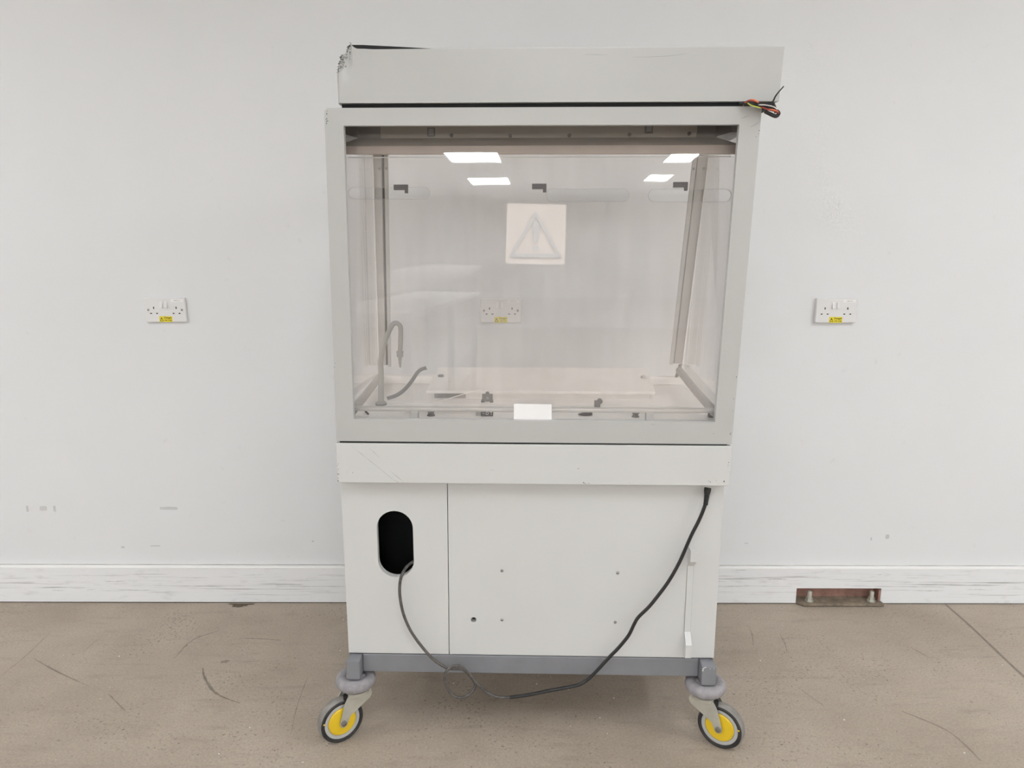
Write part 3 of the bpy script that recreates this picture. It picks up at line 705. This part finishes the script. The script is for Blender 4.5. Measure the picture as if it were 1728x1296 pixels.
# ---- side panes and top side rails
for xb, xt in ((-.4945, -.486), (.4835, .522)):
    b = BM(); box(b, xb-.0015, xb+.0015, .0, .505, .93, 1.606, fn=lambda p, xb=xb, xt=xt: Vector((p.x+(xt-xb)*(p.z-.93)/.676*(1 if p.y > .2 else .35), p.y, p.z))); obj('side_pane', b, M['pane_s'], R)
b = BM(); prism(b, [(-.494, .012), (-.453, .012), (-.4365, .10), (-.4365, .505), (-.494, .505)], 'z', 1.607, 1.648); obj('side_rail', b, M['alu_d'], R)
b = BM(); prism(b, [(.507, .012), (.4665, .012), (.4505, .10), (.4505, .505), (.507, .505)], 'z', 1.607, 1.648); obj('side_rail', b, M['alu_d'], R)
# ---- sloping sheet under the hood and the bolted cross rail behind it
b = BM()
q = [(-.4725, .006, 1.560), (.4905, .006, 1.558), (.4905, .006, 1.577), (.4525, .098, 1.606), (-.4385, .098, 1.606), (-.4725, .006, 1.577)]
v0 = [b.verts.new(p) for p in q]; v1 = [b.verts.new((p[0], p[1]+.0015, p[2]-.002)) for p in q]
b.faces.new((v0[0], v0[1], v0[2], v0[5])); b.faces.new((v0[5], v0[2], v0[3], v0[4])); b.faces.new((v1[5], v1[2], v1[1], v1[0])); b.faces.new((v1[4], v1[3], v1[2], v1[5]))
for i in range(6): b.faces.new((v0[i], v0[(i+1) % 6], v1[(i+1) % 6], v1[i]))
obj('sloping_baffle', b, M['valance'], R)
b = BM(); box(b, -.380, .404, .100, .115, 1.604, 1.6385); tp = obj('cross_rail', b, M['beige'], R)
b = BM(); box(b, -.438, -.381, .102, .118, 1.604, 1.648); box(b, .405, .4545, .102, .118, 1.604, 1.648); obj('rail_end', b, M['alu_d'], tp)
b = BM(); box(b, -.36, -.06, .099, .1, 1.6355, 1.6385); obj('shade_strip', b, M['black'], tp)  # black strip painted for the shadow gap above the rail
for x, z in [(-.203, 1.6125), (-.0567, 1.6105), (.0905, 1.6115), (.2384, 1.6125), (.3857, 1.6145)]:
    b = BM(); lathe(b, [(.0048, 0), (.0048, .004), (.003, .0055), (0, .0055)], (x, .1, z), (0, -1, 0), 12); obj('bolt', b, M['alu_d'], tp, .6)
for x, z in [(-.253, 1.6200), (.286, 1.6262)]:
    b = BM(); plate(b, [(x-.0095, z-.0105), (x+.0095, z-.0105), (x+.0095, z+.0105), (x-.0095, z+.0105)], [[(x-.0065, z-.0075), (x-.0065, z+.0105-.002), (x+.0065, z+.0105-.002), (x+.0065, z-.0075)]], .006, flat(.094))
    cl_ = obj('rail_clip', b, M['alu_d'], tp)
    b = BM(); box(b, x-.0065, x+.0065, .097, .1, z-.0075, z+.0085); obj('clip_core', b, M['seal'], cl_)

# ---- hood on top, shifted to the right, dented at its left front corner
HX0, HX1, HZ0, HZ1, HY = -.4455, .5485, 1.6625, 1.7760, -.066
b = BM(); nx, nz = 110, 26; G = []
def sst(a, c, x): s = max(0, min(1, (x-a)/(c-a))); return s*s*(3-2*s)
def hood_pt(i, k):
    s = i/nx; s = s*s*.6+s*.4; q = k/nz
    x = HX0+(HX1-HX0)*s + .004*q*s; z = HZ0+(HZ1-HZ0)*q; y = HY
    u = x-HX0; v = z-HZ0
    left = 1-sst(0, .010, u); y += .010*left*left; x += .002*left
    # crushed corner: skin bent back left of a fold, the fold itself standing proud
    top = sst(.045, .112, v)
    fold = math.exp(-((u-.036-.006*q)/.006)**2)*top
    pit = math.exp(-((u-.027)/.010)**2)*sst(.035, .095, v)
    crush = (1-sst(.004, .036, u))*sst(.055, .110, v)
    y += .020*crush+.010*pit-.006*fold
    x += .0035*crush*sst(.06, .115, v)
    z += (.0115*math.exp(-((u-.034)/.010)**2)-.0065*(1-sst(.016, .030, u))-.004*(1-sst(.001, .006, u)))*sst(.085, .1135, v)
    z += .0015*math.exp(-((u-.06)/.02)**2)*sst(.09, .1135, v)
    y += .0018*math.sin(u*9+v*20)*sst(.02, .06, u)*(1-sst(.2, .7, u))
    return (x, y, z)
for i in range(nx+1): G.append([b.verts.new(hood_pt(i, k)) for k in range(nz+1)])
for i in range(nx):
    for k in range(nz): b.faces.new((G[i][k], G[i+1][k], G[i+1][k+1], G[i][k+1]))
# sides and underside of the hood skin
HD = .24
bl = [b.verts.new((HX0+.004, HD, HZ0)), b.verts.new((HX1, HD, HZ0)), b.verts.new((HX1+.004, HD, HZ1)), b.verts.new((HX0+.004, HD, HZ1))]
b.faces.new([G[0][k] for k in range(nz+1)]+[bl[3], bl[0]]); b.faces.new([G[nx][k] for k in range(nz, -1, -1)]+[bl[1], bl[2]])
b.faces.new([G[i][0] for i in range(nx, -1, -1)]+[bl[0], bl[1]]); b.faces.new(bl)
hood = obj('hood', b, M['frame'], R, .7)
# flat lid with a lighter front lip, its left end sprung up over a black lining
b = BM(); prism(b, [(HY+.0005, 1.7752), (HY+.0005, 1.7778), (HD, 1.7778), (HD, 1.7752)], 'x', -.21, HX1+.004); obj('lid', b, M['panel'], hood)
b = BM(); prism(b, [(-.4075, 1.7760), (-.385, 1.7760), (-.205, 1.7760), (-.200, 1.7776), (-.30, 1.7838), (-.385, 1.7882), (-.4095, 1.7885)], 'y', HY+.012, HD); obj('lid_lining', b, M['black'], hood)
b = BM(); box(b, -.437, .540, -.052, HD-.02, 1.6515, 1.6635); obj('gap_shade', b, M['black'], hood)  # black box stands for the dark gap below the hood
for px in (-.181, -.083, .01, .052, .287, .377):
    b = BM(); dome(b, (px, HY+.012, 1.7778), (0, 0, 1), .0035, .0022, 10); obj('lid_bolt', b, M['steel'], hood, True)
# chipped paint, tiny flat flakes
def chips(name, pts, fn, parent, m='chip'):
    bm = BM()
    for x, z, s in pts:
        n = rnd.choice((4, 5, 6)); ph = rnd.uniform(0, 6)
        bm.faces.new([bm.verts.new(fn(x+s*rnd.uniform(.5, 1)*math.cos(ph+2*math.pi*i/n), z+1.2*s*rnd.uniform(.5, 1)*math.sin(ph+2*math.pi*i/n))) for i in range(n)])
    o = obj(name, bm, M[m], parent); o['kind'] = 'stuff'; return o
cp = []
def hs(u, v): return hood_pt(0, 0)
bm = BM()
for _ in range(120):
    i = rnd.randint(0, 9); k = rnd.randint(int(nz*.60), nz-1)
    if i > 5 and k < nz*.8: continue
    p = Vector(hood_pt(i+rnd.random(), k+rnd.random())) + Vector((-.0006, -.0012, 0))
    d = Vector((rnd.uniform(-.3, .3), 0, 1)).normalized() if rnd.random() < .6 else Vector((1, 0, rnd.uniform(-.4, .4))).normalized()
    s = rnd.uniform(.001, .0045); n_ = Vector((d.z, 0, -d.x))*rnd.uniform(.0003, .0008)
    bm.faces.new([bm.verts.new(p+d*s), bm.verts.new(p+n_), bm.verts.new(p-d*s), bm.verts.new(p-n_)])
cc = obj('paint_chip', bm, M['chip'], hood); cc['kind'] = 'stuff'
# torn skin at the crushed corner
b = BM()
for p in [[(-.4155, -.052, 1.779), (-.4115, -.058, 1.7845), (-.4085, -.060, 1.790), (-.412, -.058, 1.7925)], [(-.4185, -.055, 1.783), (-.411, -.06, 1.786), (-.404, -.064, 1.7815)],
          [(-.409, -.062, 1.786), (-.4045, -.066, 1.781), (-.4062, -.069, 1.7765)], [(-.4155, -.06, 1.7785), (-.409, -.064, 1.785), (-.401, -.064, 1.784)]]:
    tube(b, p, lambda s: .0011*(1-.6*s), 6, 4)
obj('torn_edge', b, M['chip'], hood)
fyz = lambda x, z: Vector((x, fy(z)-.0004, z))
pts = [(-.4705+rnd.uniform(-.002, .004), rnd.uniform(1.615, 1.646), rnd.uniform(.0007, .0018)) for _ in range(14)]
pts += [(.5095, 1.60, .0015), (.508, 1.593, .0012), (.503, 1.587, .0012), (.499, 1.03, .0016), (.4965, .975, .0014), (.496, .945, .001), (.453, .885, .0012), (.494, .884, .0016), (.4955, .887, .0014), (-.486, 1.05, .0012), (-.4845, 1.06, .0012), (-.479, 1.01, .001), (-.4905, .93, .0012), (.30, .908, .0014), (.305, .907, .001)]
chips('paint_chip', pts, fyz, fr)
band = lambda x, z: Vector((x, -.0304, z))
pts = [(-.4925+rnd.uniform(-.002, .003), rnd.uniform(.752, .80), rnd.uniform(.0006, .0016)) for _ in range(18)]
pts += [(.1335, .7535, .0022), (.137, .751, .0015), (.142, .7515, .0008), (.147, .752, .0014), (.487, .760, .0022), (.495, .81, .0014), (.4945, .802, .0012), (.452, .758, .0014), (.448, .761, .001), (.460, .769, .0008), (.467, .763, .001), (.43, .749, .0012), (.25, .753, .0008), (.118, .791, .0014), (.122, .7915, .0009), (-.455, .775, .0012), (-.47, .776, .0008)]
chips('paint_chip', pts, band, fas)
for (x0, z0, x1, z1) in [(-.455, .845, -.352, .757), (-.352, .757, -.338, .749), (-.41, .84, -.385, .815), (-.36, .781, -.325, .75), (-.105, .786, -.093, .785)]:
    ribbon('scratch', [(x0, z0), ((x0+x1)/2+.002, (z0+z1)/2-.001), (x1, z1)], .0012, M['scufff'], fas, 'y', -.0303, True, .6)
ribbon('scratch', [(.11, 1.7625), (.135, 1.762), (.165, 1.761)], .0011, M['scufff'], hood, 'y', HY-.0004)
ribbon('scratch', [(.22, 1.756), (.29, 1.7575), (.345, 1.7635)], .0011, M['scufff'], hood, 'y', HY-.0004)
b_ = ribbon('scratch', [(.466, 1.626), (.474, 1.628), (.484, 1.632)], .0014, M['scufff'], fr, 'y', fy(1.629)-.0006)
b_ = ribbon('scratch', [(.488, 1.607), (.498, 1.612), (.508, 1.619)], .0016, M['scufff'], fr, 'y', fy(1.613)-.0006)

# ---- swan-neck lab tap, part of the cupboard
TAP = [(-.4242, .9047), (-.4212, .9914), (-.4210, 1.025), (-.4083, 1.0768), (-.3957, 1.1066), (-.3869, 1.1235), (-.3785, 1.131), (-.3687, 1.1285), (-.3625, 1.1182), (-.3633, 1.0886), (-.3661, 1.050)]
b = BM(); tube(b, [(x, .2, z) for x, z in TAP], lambda s: .0086-.0018*min(1, s*2.2), 14, 8)
lathe(b, [(.016, TZ), (.016, TZ+.006), (.0105, TZ+.010)], (-.4242, .2, 0), seg=20)
tap = obj('lab_tap', b, M['tap'], R, True)
b = BM(); lathe(b, [(.0098, 1.0465), (.0105, 1.052), (.0098, 1.0525), (.0075, 1.0465), (.0098, 1.040), (.0085, 1.0365)], (-.3663, .2, 0), seg=18); obj('collar', b, M['tap'], tap, .5)
b = BM(); pr = []
for i in range(5): z = 1.0385-.0064*i; r = .0062-.00065*i; pr += [(r, z), (r-.0014, z-.006)]
lathe(b, pr, (-.3668, .2, 0), seg=16); obj('hose_barb', b, M['tap'], tap, .5)

# ================================================================ loose strip, wires, cable
def w2(x, y, z):          # cupboard coordinates to world
    ca, sa = math.cos(ROOT_A), math.sin(ROOT_A)
    return Vector((ROOT_X+x*ca+y*sa, ROOT_Y-x*sa+y*ca, z))
STR = [(-.4165, .25, .9075), (-.3882, .252, .9175), (-.3654, .255, .9345), (-.3457, .258, .9574), (-.3292, .26, .9816), (-.3171, .262, .9913), (-.3034, .264, .9952)]
b = BM(); tube(b, [w2(*p) for p in STR], 0, 10, 6, flat=(.0022, .0048)); tube(b, [w2(p[0]+.003, p[1]-.003, p[2]-.0035) for p in STR], .0018, 6, 6)
tag(obj('rubber_strip', b, M['strip'], None, True), 'bent grey rubber strip curling up from the tray beside the lab tap', 'rubber strip')

wb = thing('wire_bundle', 'tangle of cut black, orange and red wires at the hood\'s lower right corner', 'wires', tuple(w2(.50, -.085, 1.645)), -ROOT_A)
def lw(p): return Vector((p[0]-.50, p[1]+.085, p[2]-1.645))
def wire(name, P, r, m, y0=-.085, wob=0): 
    bm = BM(); tube(bm, [lw((x, y0+wob*math.sin(i*1.7)+(0 if i else .012), z)) for i, (x, z) in enumerate(P)], r, 8, 6); return obj(name, bm, m, wb, True)
wire('black_wire', [(.459, 1.656), (.4746, 1.6545), (.4916, 1.6518), (.518, 1.6455), (.5354, 1.639), (.5424, 1.6327), (.5362, 1.6268), (.5214, 1.6325), (.512, 1.637)], .0042, M['cord_b'], -.09)
wire('black_wire', [(.47, 1.6560), (.490, 1.6555), (.510, 1.6545), (.530, 1.6535), (.536, 1.644), (.5385, 1.635)], .0036, M['cord_b'], -.082)
wire('orange_wire', [(.4656, 1.6519), (.4691, 1.6569), (.4793, 1.6606), (.4899, 1.6581), (.5021, 1.6493), (.5143, 1.6418), (.5288, 1.6393), (.5395, 1.6355)], .0017, M['orange'], -.093, .002)
wire('orange_wire', [(.4640, 1.654), (.472, 1.6588), (.482, 1.6585), (.492, 1.6545)], .0015, M['redw'], -.096, .001)
wire('green_wire', [(.4711, 1.6580), (.4737, 1.6520), (.4787, 1.6490), (.4907, 1.6456), (.4999, 1.6433)], .0014, M['green'], -.096)
wire('white_wire', [(.4941, 1.6545), (.4975, 1.6500), (.5112, 1.6493), (.5284, 1.6455), (.5372, 1.640)], .0012, M['whitew'], -.096)
wire('red_wire', [(.5020, 1.6460), (.5038, 1.6443), (.5184, 1.6393), (.5343, 1.6355), (.5405, 1.6320)], .0016, M['redw'], -.096)
b = BM(); P = [(.518, 1.6545), (.5264, 1.6560), (.532, 1.6678), (.5391, 1.6777), (.5487, 1.6887)]
tube(b, [lw((x, -.092, z)) for x, z in P], lambda s: .0021*(1-.45*s), 8, 6)
box(b, -.005, .030, -.012, .012, -.0045+.010, .0045+.0055); obj('cable_tie', b, M['black'], wb, .8)

CAB = [(0.4438, 0.742), (0.4415, 0.7077), (0.4275, 0.6619), (0.4083, 0.6162), (0.3827, 0.5456), (0.3561, 0.4902), (0.3281, 0.4463), (0.3077, 0.4176), (0.2825, 0.3893), (0.2723, 0.3698), (0.2579, 0.3356), (0.2325, 0.2996), (0.2106, 0.2737), (0.1794, 0.2346), (0.1563, 0.2081), (0.1337, 0.1916), (0.1046, 0.1828), (0.0492, 0.1703), (-0.0063, 0.1568), (-0.0541, 0.1493), (-0.0861, 0.15), (-0.1132, 0.1609), (-0.142, 0.1898), (-0.1594, 0.2124), (-0.1825, 0.2365), (-0.2002, 0.241), (-0.2197, 0.2276), (-0.2274, 0.2112), (-0.2263, 0.1847), (-0.2108, 0.1557), (-0.1869, 0.1456), (-0.1629, 0.1566), (-0.1481, 0.1799), (-0.1512, 0.1967), (-0.1711, 0.2236), (-0.1889, 0.2312), (-0.2151, 0.2325), (-0.2385, 0.2434), (-0.2677, 0.2688), (-0.3105, 0.329), (-0.3331, 0.3826), (-0.3422, 0.4333), (-0.3426, 0.4703), (-0.3372, 0.4971), (-0.3241, 0.5222), (-0.3051, 0.5389)]
def cy(i):
    y = -.034
    if i == 0: y = -.022
    if 22 <= i <= 26: y = -.042-.006*(i-22)/4
    if 27 <= i <= 31: y = -.046
    if 32 <= i <= 37: y = -.032
    if i >= 39: y = -.026
    if i >= 42: y = -.020
    if i == 44: y = -.004
    if i == 45: y = .022
    return y
# the fit was made on the plane y=-.04; slide each point along its own sight line to its real depth
def slide(p, y):
    k = (ROOT_Y+y)/(ROOT_Y-.04); wx = p[0]+ROOT_X
    return (wx*k-ROOT_X, y, CAM_H+(p[1]-CAM_H)*k)
PP = [slide(p, cy(i)) for i, p in enumerate(CAB)]
pc = thing('power_cable', 'black power cable looping below the chassis, from the fascia to the oval opening', 'cable', tuple(w2(0, -.04, .19)), -ROOT_A)
def lc(p): return Vector((p[0], p[1]+.04, p[2]-.19))
b = BM(); tube(b, [lc(p) for p in PP[:20]], .0046, 10, 7); obj('black_cord', b, M['cord_b'], pc, True)
b = BM(); tube(b, [lc(p) for p in PP[18:]], .0040, 10, 7); g_ = obj('grey_cord', b, M['cord_g'], pc, True); g_['label'] = 'dusty grey knotted end of the cable'
# ribbed strain relief with moulded head
b = BM(); p0, p1 = lc(PP[0]), lc(PP[1]); ax = (p1-p0).normalized(); L = (p1-p0).length; pr = [(.0088, -.004), (.0088, .004), (.0075, .010)]
for i in range(6): h = .011+(L-.010)*i/6; r = .0074-.0003*i; pr += [(r, h), (r, h+.0024), (.0052, h+.0028), (.0052, h+.0044)]
pr += [(.0058, L+.001), (.0058, L+.006), (.0046, L+.007)]
lathe(b, pr, p0, ax, 14); obj('strain_relief', b, M['black'], pc, .5)
